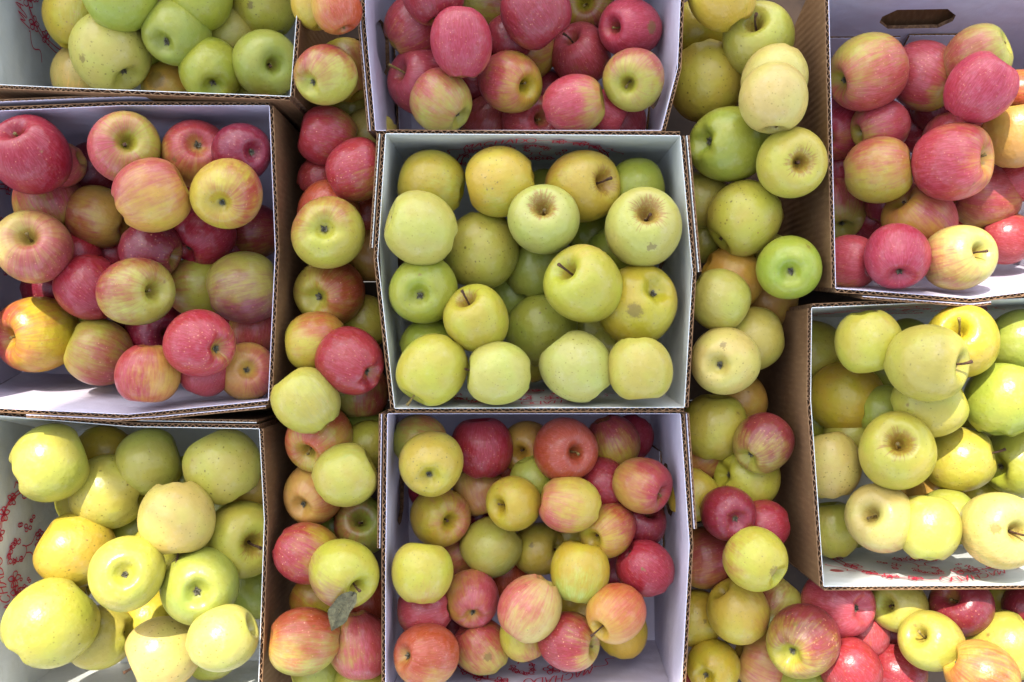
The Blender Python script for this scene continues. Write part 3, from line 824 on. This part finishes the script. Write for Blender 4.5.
def panel(parent, name, rim, base, inward, liner_m, t=.0045, holes=(), edge=True, nseg=None):
    """corrugated sheet between a rim polyline and a base polyline (world points); rim edge shows the flutes"""
    def pt(s, h): return lerp_poly(rim, s).lerp(lerp_poly(base, s), h)
    L = sum((rim[i+1]-rim[i]).length for i in range(len(rim)-1))
    D = (rim[0]-base[0]).length
    ss = set([0., 1.]); hs = set([0., .035, .25, .5, .75, 1.])
    for i in range(1, 16): ss.add(i/16)
    for (s0, s1, h0, h1) in holes:
        ss = {s for s in ss if not (s0-.01 < s < s1+.01)}; hs = {h for h in hs if not (h0-.02 < h < h1+.02)}
        ch = min(.012/L, (s1-s0)*.3); cv = (h1-h0)*.35
        ss |= {s0, s0+ch, s1-ch, s1}; hs |= {h0, h0+cv, h1-cv, h1}
    ss = sorted(ss); hs = sorted(hs)
    warp = random.Random(int(L*1e5)); w1, w2 = warp.uniform(0, 6), warp.uniform(.0008, .0016)
    def in_pt(s, h):
        p = pt(s, h); n = normal(s, h); return p + n*(w2*math.sin(w1+s*7)*math.sin(math.pi*h) )
    def normal(s, h):
        e = .01; a = pt(min(1, s+e), h)-pt(max(0, s-e), h); b = pt(s, min(1, h+e))-pt(s, max(0, h-e))
        n = a.cross(b).normalized()
        return n if n.dot(inward) > 0 else -n
    b = MB(); g = .0007
    def skin(off, m, flip):
        for i in range(len(ss)-1):
            for j in range(len(hs)-1):
                sm, hm = (ss[i]+ss[i+1])/2, (hs[j]+hs[j+1])/2; cut = None
                for (s0, s1, h0, h1) in holes:
                    if s0 < sm < s1 and h0 < hm < h1:
                        left = abs(ss[i]-s0) < 1e-6; right = abs(ss[i+1]-s1) < 1e-6; top = abs(hs[j]-h0) < 1e-6; bot = abs(hs[j+1]-h1) < 1e-6
                        cut = (left, right, top, bot)
                c = [(ss[i], hs[j]), (ss[i+1], hs[j]), (ss[i+1], hs[j+1]), (ss[i], hs[j+1])]
                q = [in_pt(*k)-normal(*k)*off for k in c]
                if cut is None: b.quad(*(q if not flip else q[::-1]), m=m)
                else:
                    l, r_, tp, bt = cut
                    keep = {(1, 1): (3, 0, 1)}
                    if l and tp: b.tri(q[3], q[0], q[1], m=m)
                    elif r_ and tp: b.tri(q[0], q[1], q[2], m=m)
                    elif l and bt: b.tri(q[0], q[3], q[2], m=m)
                    elif r_ and bt: b.tri(q[1], q[2], q[3], m=m)
    skin(0, 0, False); skin(g, 2, True); skin(t-g, 2, False); skin(t, 1, True)
    # liner lips at the rim and side ends
    N = max(8, int(L/.004))
    for o0, o1, m in ((0, g, 3), (t-g, t, 1)):
        for i in range(N):
            a, c = i/N, (i+1)/N
            b.quad(in_pt(a, 0)-normal(a, 0)*o0, in_pt(c, 0)-normal(c, 0)*o0, in_pt(c, 0)-normal(c, 0)*o1, in_pt(a, 0)-normal(a, 0)*o1, m=m)
    for s in (0., 1.):
        for o0, o1 in ((0, g), (t-g, t), (g, t-g)):
            b.quad(in_pt(s, 0)-normal(s, 0)*o0, in_pt(s, 0)-normal(s, 0)*o1, in_pt(s, 1)-normal(s, 1)*o1, in_pt(s, 1)-normal(s, 1)*o0, m=2)
    # the fluted core: a wavy sheet plus a floor a little below the rim
    K = max(4, int(L/.0075)); per = 8; pts = []
    for i in range(K*per+1):
        s = i/(K*per); a = (t/2)+(t/2-g)*.93*math.sin(2*math.pi*i/per)
        nn = normal(s, 0); pts.append((in_pt(s, 0)-nn*a, in_pt(s, .06)-nn*a, nn))
    for i in range(K*per):
        (p0, q0, n0), (p1, q1, n1) = pts[i], pts[i+1]; e = .00045
        b.quad(p0+n0*e, p1+n1*e, p1-n1*e, p0-n0*e, m=2); b.quad(p0+n0*e, q0+n0*e, q1+n1*e, p1+n1*e, m=2); b.quad(p0-n0*e, p1-n1*e, q1-n1*e, q0-n0*e, m=2)
    for i in range(16):
        a, c = i/16, (i+1)/16; h = .05
        b.quad(in_pt(a, h)-normal(a, h)*g, in_pt(c, h)-normal(c, h)*g, in_pt(c, h)-normal(c, h)*(t-g), in_pt(a, h)-normal(a, h)*(t-g), m=2)
    # cut faces round each hand hole
    for (s0, s1, h0, h1) in holes:
        ch = min(.012/L, (s1-s0)*.3); cv = (h1-h0)*.35
        ring = [(s0+ch, h0), (s1-ch, h0), (s1, h0+cv), (s1, h1-cv), (s1-ch, h1), (s0+ch, h1), (s0, h1-cv), (s0, h0+cv)]
        for i in range(8):
            a, c = ring[i], ring[(i+1) % 8]
            b.quad(in_pt(*a), in_pt(*c), in_pt(*c)-normal(*c)*t, in_pt(*a)-normal(*a)*t, m=2)
    o = b.build(name, [liner_m, M['kraft'], M['flute'], liner_m], parent)
    o['panel'] = 1; del o['panel']
    return pt, normal

# ---- red line artwork and the word MACHADO
def artwork():
    """strokes in millimetres: u along the wall (reading direction), v down from the rim"""
    r = random.Random(5); S_ = []
    L = {'M': [[(0, 10), (1, 0), (5, 7), (9, 0), (10, 10)]], 'A': [[(-1, 11), (2, 8), (5, 0), (9, 10)], [(1.5, 6), (8, 5)]],
         'C': [[(9, 2), (6, 0), (2, 1), (0, 5), (2, 9), (6, 10), (9, 8)]], 'H': [[(1, 0), (1, 10)], [(8, 0), (8, 10)], [(0, 5.5), (9, 4.5)]],
         'D': [[(1, 0), (1, 10)], [(-1, 1), (5, 0), (9, 4), (7, 9), (0, 10.5)]], 'O': [[(5, 0), (1, 2), (0, 6), (3, 10), (7, 9.5), (9.5, 6), (8.5, 2), (5, 0)]]}
    word = 'MACHADO'; n = len(word)
    for i, ch in enumerate(word):
        t = (i+.5)/n; cu, cv = -72+76*t, 53-37*math.sin(t*math.pi*.5); ang = -R(38*(1-t)) ; sc = 1.05; vs = 2.1
        for st in L[ch]:
            pl = []
            for (x, y) in st:
                x = (x-5)*sc; y = (y-5)*vs; pl.append((cu+x*math.cos(ang)-y*.35*math.sin(ang)*-1, cv+y+x*math.sin(ang)*1.2))
            S_.append(pl)
    def wig(p0, p1, n, amp, f):
        out = []
        for i in range(n+1):
            t = i/n; out.append((p0[0]+(p1[0]-p0[0])*t+amp*math.sin(f*t*6.28), p0[1]+(p1[1]-p0[1])*t+amp*math.cos(f*t*5)))
        return out
    S_.append(wig((-76, 58), (-98, 92), 14, 3.5, 1.6)); S_.append(wig((5, 14), (26, 17), 10, 1.5, 1)); S_.append(wig((78, 50), (100, 88), 14, 3.5, 1.6))
    def petal(cx, cy, a, L_, w, vs=1.5):
        out = []
        for i in range(9):
            t = i/8; q = math.sin(math.pi*t)*w; out.append((cx+math.cos(a)*L_*math.sin(t*math.pi/2*1.0)*(1)-math.sin(a)*q*(1), cy+(math.sin(a)*L_*t+math.cos(a)*q)*vs))
        back = [(2*(cx+math.cos(a)*L_*math.sin(i/8*math.pi/2))-out[i][0], 2*(cy+math.sin(a)*L_*i/8*vs)-out[i][1]) for i in range(8, -1, -1)]
        return out+back
    def flower(cx, cy, rad, vs=1.6):
        for k in range(5):
            a = k*2*math.pi/5+r.uniform(-.3, .3); S_.append(petal(cx, cy, a, rad, rad*.32, vs))
        S_.append([(cx+rad*.22*math.cos(q), cy+rad*.22*vs*math.sin(q)) for q in [j*6.28/7 for j in range(8)]])
    for side in (-1, 1):                     # garlands curving down both sides
        for k in range(5):
            t = k/4; x = side*(28+52*math.sin(t*1.5)); y = 22+95*t*t+ (30 if side < 0 else 0)
            flower(x+r.uniform(-3, 3), y+r.uniform(-4, 4), r.uniform(7, 10))
        S_.append([(side*(24+56*math.sin(t*1.5)), 20+98*t*t+(30 if side < 0 else 0)) for t in [j/14 for j in range(15)]])
        S_.append([(side*(34+52*math.sin(t*1.5)), 26+98*t*t+(30 if side < 0 else 0)) for t in [j/14 for j in range(15)]])
        for k in range(8):                  # berry clusters
            cx, cy, q = side*(36+r.uniform(-9, 9)), 80+r.uniform(-16, 20), r.uniform(1.6, 2.4)
            S_.append([(cx+q*math.cos(j*.9), cy+q*1.6*math.sin(j*.9)) for j in range(8)])
    # the head: curls, face outline, shoulder lines
    for k in range(13):
        a = r.uniform(2.2, 7.0); rad = r.uniform(9, 15); cx, cy = 4+rad*math.cos(a), 62+rad*1.5*math.sin(a); q = r.uniform(2, 4.2)
        S_.append([(cx+q*(1-j*.07)*math.cos(j*.8+a), cy+q*1.5*(1-j*.07)*math.sin(j*.8+a)) for j in range(10)])
    S_.append([(-2, 50), (-6, 56), (-8, 64), (-6, 66), (-7, 72), (-3, 78), (2, 82), (8, 80), (10, 72)])
    S_.append([(-5, 60), (-2, 58)]); S_.append([(-6, 71), (-3, 70)]); S_.append([(0, 82), (-2, 94), (-14, 104), (-20, 118)]); S_.append([(8, 80), (10, 94), (20, 104), (24, 118)])
    for k in range(4): flower(-18+12*k, 104+r.uniform(-6, 14), r.uniform(6, 8))
    return S_
ART = artwork()
def smooth2(pl):
    if len(pl) < 3: return pl
    c = catmull(pl, 3); return [tuple(x) for x in c]
ART = [smooth2(p) for p in ART]

def printing(parent, pt, normal, rim, base, centre=.5, flip=False, size=1.0, w=.0007, vscale=1.0, v0=0.0):
    L = sum((rim[i+1]-rim[i]).length for i in range(len(rim)-1)); D = (lerp_poly(rim, .5)-lerp_poly(base, .5)).length
    b = MB(); e = .0006
    for pl in ART:
        P = []
        for (u, v) in pl:
            s = centre+(-1 if flip else 1)*u*.001*size/L; h = (v*vscale+v0)*.001/D
            if 0.0 < s < 1.0 and .02 < h < .97: P.append(pt(s, h)+normal(s, h)*(e+.0016))
            else:
                if len(P) > 1: ribbon(b, P, normal(.5, .5), w)
                P = []
        if len(P) > 1: ribbon(b, P, normal(.5, .5), w)
    return b.build('printed_artwork', M['ink'], parent)
def ribbon(b, P, n, w):
    Lf, Rt = [], []
    for i, p in enumerate(P):
        t = (P[min(i+1, len(P)-1)]-P[max(i-1, 0)])
        if t.length < 1e-7: t = Vector((1, 0, 0))
        s = n.cross(t).normalized()*w; Lf.append(p+s); Rt.append(p-s)
    for i in range(len(P)-1): b.quad(Lf[i], Lf[i+1], Rt[i+1], Rt[i])

# px polylines: TL -> TR (top), TR -> BR (right), BL -> BR (bottom), TL -> BL (left)
BX = dict(
 A=dict(z=.0, m='cool', zb=-.215, TL=(-24, -70), TR=(303, -70), BR=(290, 96), BL=(-28, 83), bTL=(66, -30), bTR=(338, -30), bBR=(332, 140), bBL=(70, 133),
        bottom=[(80, 88)], art=[('left', .0, 1.0, 50.)], label='white lined cardboard box of green apples cut by the top left corner'),
 B=dict(z=-.010, m='lilac', zb=-.215, TL=(-42, 113), TR=(269, 106), BR=(268, 400), BL=(-42, 406), bTL=(24, 148), bTR=(311, 150), bBR=(311, 388), bBL=(22, 372),
        top=[(120, 106)], bottom=[(128, 414)], right=[(275, 250)], art=[('left', .48, 1.0, 24.)], label='white lined box of red and yellow apples at the left edge'),
 C=dict(z=-.02, m='cool', zb=-.215, TL=(-25, 414), TR=(259, 429), BR=(257, 720), BL=(-25, 730), bTL=(60, 432), bTR=(303, 413), bBR=(303, 660), bBL=(60, 664),
        top=[(130, 427)], right=[(264, 520)], art=[('left', .48, 1.0, 24.)], label='white lined box of yellow green apples at the bottom left corner'),
 D=dict(z=-.008, m='lilac', zb=-.215, TL=(364, -70), TR=(683, -70), BR=(661, 130), BL=(376, 130), bTL=(404, -20), bTR=(640, -20), bBR=(638, 168), bBL=(408, 168),
        left=[(366, 20)], right=[(677, 68)], lhole=(.40, .66, .22, .55), rhole=(.42, .66, .3, .6), art=[], label='white lined box of pink red apples at the top centre'),
 E=dict(z=.004, m='cool', zb=-.215, TL=(386, 134), TR=(680, 136), BR=(684, 407), BL=(395, 408), bTL=(411, 172), bTR=(650, 173), bBR=(649, 382), bBL=(414, 380),
        left=[(378, 258)], right=[(692, 272)], lhole=(.38, .66, .52, .82), rhole=(.42, .66, .5, .78), art=[('top', .5, 1.0), ('bottom', .45, 1.0)], label='white lined cardboard box of yellow green apples in the centre'),
 F=dict(z=-.006, m='lilac', zb=-.215, TL=(388, 414), TR=(680, 414), BR=(680, 708), BL=(386, 708), bTL=(410, 401), bTR=(650, 401), bBR=(655, 640), bBL=(408, 640),
        left=[(386, 560)], right=[(689, 545)], lhole=(.26, .46, .45, .75), rhole=(.24, .46, .38, .62), art=[('bottom', .48, 1.0, 48.)], label='white lined box of mixed red and yellow apples at the bottom centre'),
 G=dict(z=.0, m='lilac', zb=-.215, TL=(828, -40), TR=(1090, -40), BR=(1090, 284), BL=(836, 288), bTL=(773, 86), bTR=(1018, 82), bBR=(1006, 262), bBL=(779, 284),
        bottom=[(972, 298)], thole=(.31, .60, .35, .50), art=[('right', .55, 1.0)], label='white lined box of pink red apples in the top right corner'),
 H=dict(z=-.008, m='cool', zb=-.215, TL=(812, 308), TR=(1090, 296), BR=(1090, 584), BL=(824, 586), bTL=(759, 316), bTR=(1040, 319), bBR=(1040, 546), bBL=(769, 543),
        left=[(811, 400)], art=[('top', .42, 1.0), ('bottom', .47, 1.0)], label='white lined box of yellow green apples at the right edge'),
)
def build_box(key, d):
    z, zb = d['z'], d['zb']
    base_c = at(*[sum(d[k][i] for k in ('bTL', 'bTR', 'bBR', 'bBL'))/4 for i in (0, 1)], zb)
    root = empty('cardboard_box', base_c)
    tag(root, d['label'], 'box', 'open cardboard apple boxes')
    W = {}
    def pp(a, b, mids, zz, n=None):
        pts = [d[a]]+[m for m in mids]+[d[b]]
        return [at(p[0], p[1], zz)-base_c for p in pts]
    mid = Vector((0, 0, 0))
    for side, a, b in (('top', 'TL', 'TR'), ('right', 'TR', 'BR'), ('bottom', 'BL', 'BR'), ('left', 'TL', 'BL')):
        rim = pp(a, b, d.get(side, []), z)
        b0, b1 = at(*d['b'+a], zb)-base_c, at(*d['b'+b], zb)-base_c
        if len(rim) == 3:                     # keep spacing of the kink
            k = (rim[1]-rim[0]).length/((rim[1]-rim[0]).length+(rim[2]-rim[1]).length)
            rim = [rim[0], lerp_poly(rim, .25) if k > .6 else rim[0].lerp(rim[1], .5), rim[1], rim[1].lerp(rim[2], .5), rim[2]]
            ks = [0, k/2, k, (1+k)/2, 1]; base = [b0.lerp(b1, q) for q in ks]; rim[1] = rim[0].lerp(rim[2], .5)
        else: base = [b0, b1]
        inward = {'top': Vector((0, -1, .2)), 'bottom': Vector((0, 1, .2)), 'left': Vector((1, 0, .2)), 'right': Vector((-1, 0, .2))}[side]
        hole = d.get(side[0]+'hole'); holes = [hole] if hole else []
        pt, nm = panel(root, 'wall_panel', rim, base, inward, M[d['m']], holes=holes)
        W[side] = (rim, base, pt, nm, inward)
    bm = MB(); c = [at(*d['b'+k], zb-.001)-base_c for k in ('TL', 'TR', 'BR', 'BL')]; dz = Vector((0, 0, -.006))
    bm.quad(*c[::-1], m=0); bm.quad(*[p+dz for p in c], m=1)
    for i in range(4): bm.quad(c[i], c[(i+1) % 4], c[(i+1) % 4]+dz, c[i]+dz, m=1)
    bm.build('base_panel', [M[d['m']], M['kraft']], root)
    for side, ctr, size, *v0 in d['art']:
        rim, base, pt, nm, inward = W[side]
        printing(root, pt, nm, rim, base, ctr, flip=side in ('bottom', 'left'), size=size, v0=v0[0] if v0 else 0.)
    # folded outer flaps and inner tuck flaps
    def flap(side, s0, s1, off, h0, h1, inner=False, dz=0.0, m=None, lean=0.0):
        rim, base, pt, nm, inward = W[side]
        sg = 1 if inner else -1
        r_, b_ = [], []
        for i in range(7):
            s = s0+(s1-s0)*i/6; n = nm(s, h0)
            r_.append(pt(s, h0)+n*sg*(off+lean*math.sin(math.pi*i/6))+Vector((0, 0, dz))); b_.append(pt(s, h1)+nm(s, h1)*sg*off*(.9 if not inner else 1))
        panel(root, 'tuck_flap', r_, b_, inward, m or M[d['m']], t=.003)
    for f in d.get('flaps', []): flap(**f)
    if key == 'G':                              # the doubled kraft layer behind the hand hole
        rim, base, pt, nm, inward = W['top']; b = MB(); o_ = Vector((0, .012, 0)); q = [pt(s, h)+o_ for s, h in ((.2, .06), (.7, .06), (.7, .9), (.2, .9))]
        b.quad(*q); b.quad(*[p+Vector((0, .004, 0)) for p in q[::-1]])
        for i in range(4): b.quad(q[i], q[(i+1) % 4], q[(i+1) % 4]+Vector((0, .004, 0)), q[i]+Vector((0, .004, 0)))
        b.build('outer_ply', M['kraft'], root)
    if key == 'H':                              # die cut outline of the unopened hand hole on the kraft side
        rim, base, pt, nm, inward = W['left']; b = MB()
        pa = [(.20, .98), (.20, .56), (.215, .5), (.44, .49), (.45, .4), (.68, .4), (.69, .56), (.70, .8), (.70, .98)]
        P = [pt(s, h)-nm(s, h)*.0056 for s, h in pa]; ribbon(b, P, nm(.5, .5), .0007); b.build('slot_cut', M['flute'], root)
    return root
BX['E']['flaps'] = [dict(side='left', s0=.0, s1=.46, off=.0062, h0=0, h1=.8), dict(side='right', s0=.0, s1=.5, off=.0065, h0=0, h1=.8)]
BX['D']['flaps'] = [dict(side='left', s0=.3, s1=1., off=.0058, h0=0, h1=.8), dict(side='left', s0=.36, s1=.95, off=.005, h0=.6, h1=1, inner=True), dict(side='right', s0=.36, s1=.92, off=.004, h0=.6, h1=1, inner=True)]
BX['F']['flaps'] = [dict(side='left', s0=.0, s1=.46, off=.0062, h0=0, h1=.8), dict(side='right', s0=.0, s1=.44, off=.0062, h0=0, h1=.8), dict(side='right', s0=.2, s1=.6, off=.003, h0=.62, h1=1, inner=True)]
BX['G']['flaps'] = [dict(side='top', s0=.1, s1=.42, off=.003, h0=.56, h1=1, inner=True), dict(side='top', s0=.45, s1=.8, off=.004, h0=.54, h1=1, inner=True), dict(side='bottom', s0=.1, s1=.58, off=.006, h0=0, h1=.8)]
BX['B']['flaps'] = [dict(side='top', s0=.1, s1=1., off=.0085, h0=0, h1=.8, dz=.002), dict(side='bottom', s0=.2, s1=.99, off=.0055, h0=0, h1=.8)]
BX['C']['flaps'] = [dict(side='top', s0=.1, s1=.99, off=.0062, h0=0, h1=.8)]
BX['A']['flaps'] = []
BX['H']['flaps'] = []
for k, d in BX.items(): build_box(k, d)
build_apples(APPLES)

# ---------------------------------------------------------------- setting
g = MB(); g.quad((-30, -30, -1.0), (30, -30, -1.0), (30, 30, -1.0), (-30, 30, -1.0))
tag(g.build('ground', M['paving']), kind='structure')
t = empty('market_table', (0, 0, -1.0)); tag(t, 'long dark wooden market table carrying all the apple boxes', 'table')
b = MB()
for i in range(9):
    y0 = -.66+i*.147; b.box(-.9, .9, y0, y0+.144, .74, .78)
b.build('table_top', M['board'], t)
for x in (-.85, .78):
    for y in (-.62, .55):
        b = MB(); b.box(x, x+.07, y, y+.07, .0, .739); b.build('leg', M['board'], t)
# added shade caster, unseen and parasol-shaped; its shadow lies over the boxes
SUN_EL, AZ = R(50), math.atan2(.949, -.316)
sd = Vector((math.cos(AZ)*math.cos(SUN_EL), math.sin(AZ)*math.cos(SUN_EL), math.sin(SUN_EL)))
hc = 1.75; cc = Vector((-.012, .191, 0))+sd*(hc/sd.z)
u = empty('shade_parasol', (cc.x, cc.y, -1.0)); tag(u, 'unseen cream parasol added to shade the apple boxes', 'shade caster')
b = MB(); n = 72; RAD = .50
rings = [(0, .16), (.4, .115), (.8, .05), (1., 0)]
top = hc+1.0
EDGE = [(-180, .54), (-162, .50), (-150, .535), (-138, .52), (-124, .50), (-108, .56), (-92, .53), (-78, .51), (-66, .57), (-56, .585), (-46, .535), (-35, .53), (-24, .49), (-12, .43), (0, .5), (30, .56), (90, .6), (150, .6), (180, .54)]
def cp(q, k):                                    # uneven outline, shaped to put the shadow edge where wanted
    a = 2*math.pi*k/n; g_ = (math.degrees(a)+180) % 360-180
    rr = np.interp(g_, [e[0] for e in EDGE], [e[1] for e in EDGE])/RAD; sc = 1+(rr-1)*q; return Vector((math.cos(a)*q*RAD*sc, math.sin(a)*q*RAD*sc, 0))
for i in range(3):
    for k in range(n):
        p = [cp(rings[i][0], k), cp(rings[i+1][0], k), cp(rings[i+1][0], k+1), cp(rings[i][0], k+1)]; zz = [rings[i][1], rings[i+1][1], rings[i+1][1], rings[i][1]]
        q = [v+Vector((0, 0, top+w)) for v, w in zip(p, zz)]; b.quad(*q); b.quad(*[v-Vector((0, 0, .003)) for v in q[::-1]])
b.build('shade_canopy', M['canvas'], u)
b = MB(); b.tube([(0, 0, 0.02), (0, 0, top+.17)], .016, 12); b.build('pole', M['pole'], u)
b = MB(); b.tube([(0, 0, 0), (0, 0, .05)], .17, 24); b.build('foot', M['pole'], u)
for k in range(8):
    a = 2*math.pi*k/8; b = MB(); b.tube([(0, 0, top+.14), (math.cos(a)*RAD*.84, math.sin(a)*RAD*.84, top+.02)], .004, 6); b.build('rib', M['pole'], u)

# ---------------------------------------------------------------- light, sky, camera
W = bpy.data.worlds.new('World'); bpy.context.scene.world = W; W.use_nodes = True
nt = W.node_tree; bg = nt.nodes['Background']; sky = nt.nodes.new('ShaderNodeTexSky'); sky.sky_type = 'NISHITA'; sky.sun_disc = False
sky.sun_elevation = SUN_EL; sky.sun_rotation = math.atan2(sd.x, sd.y); sky.dust_density = 1.6
hs = nt.nodes.new('ShaderNodeHueSaturation'); hs.inputs['Saturation'].default_value = .62      # desaturated to make the sky fill less blue
nt.links.new(sky.outputs[0], hs.inputs['Color']); nt.links.new(hs.outputs[0], bg.inputs[0]); bg.inputs[1].default_value = .15
sl = bpy.data.lights.new('sun', 'SUN'); sl.energy = 2.0; sl.angle = R(.6); sl.color = (1, .95, .87)
so = bpy.data.objects.new('sun', sl); col.objects.link(so); so.rotation_euler = sd.to_track_quat('Z', 'Y').to_euler()
cam = bpy.data.cameras.new('camera'); co = bpy.data.objects.new('camera', cam); col.objects.link(co)
co.location = (0, 0, H); cam.sensor_width = 36; cam.lens = 36*H/1.024; cam.clip_end = 200; cam.clip_start = .05
sc = bpy.context.scene; sc.camera = co
sc.view_settings.view_transform = 'Standard'; sc.view_settings.look = 'None'; sc.view_settings.exposure = EXPOSURE; sc.view_settings.gamma = 1
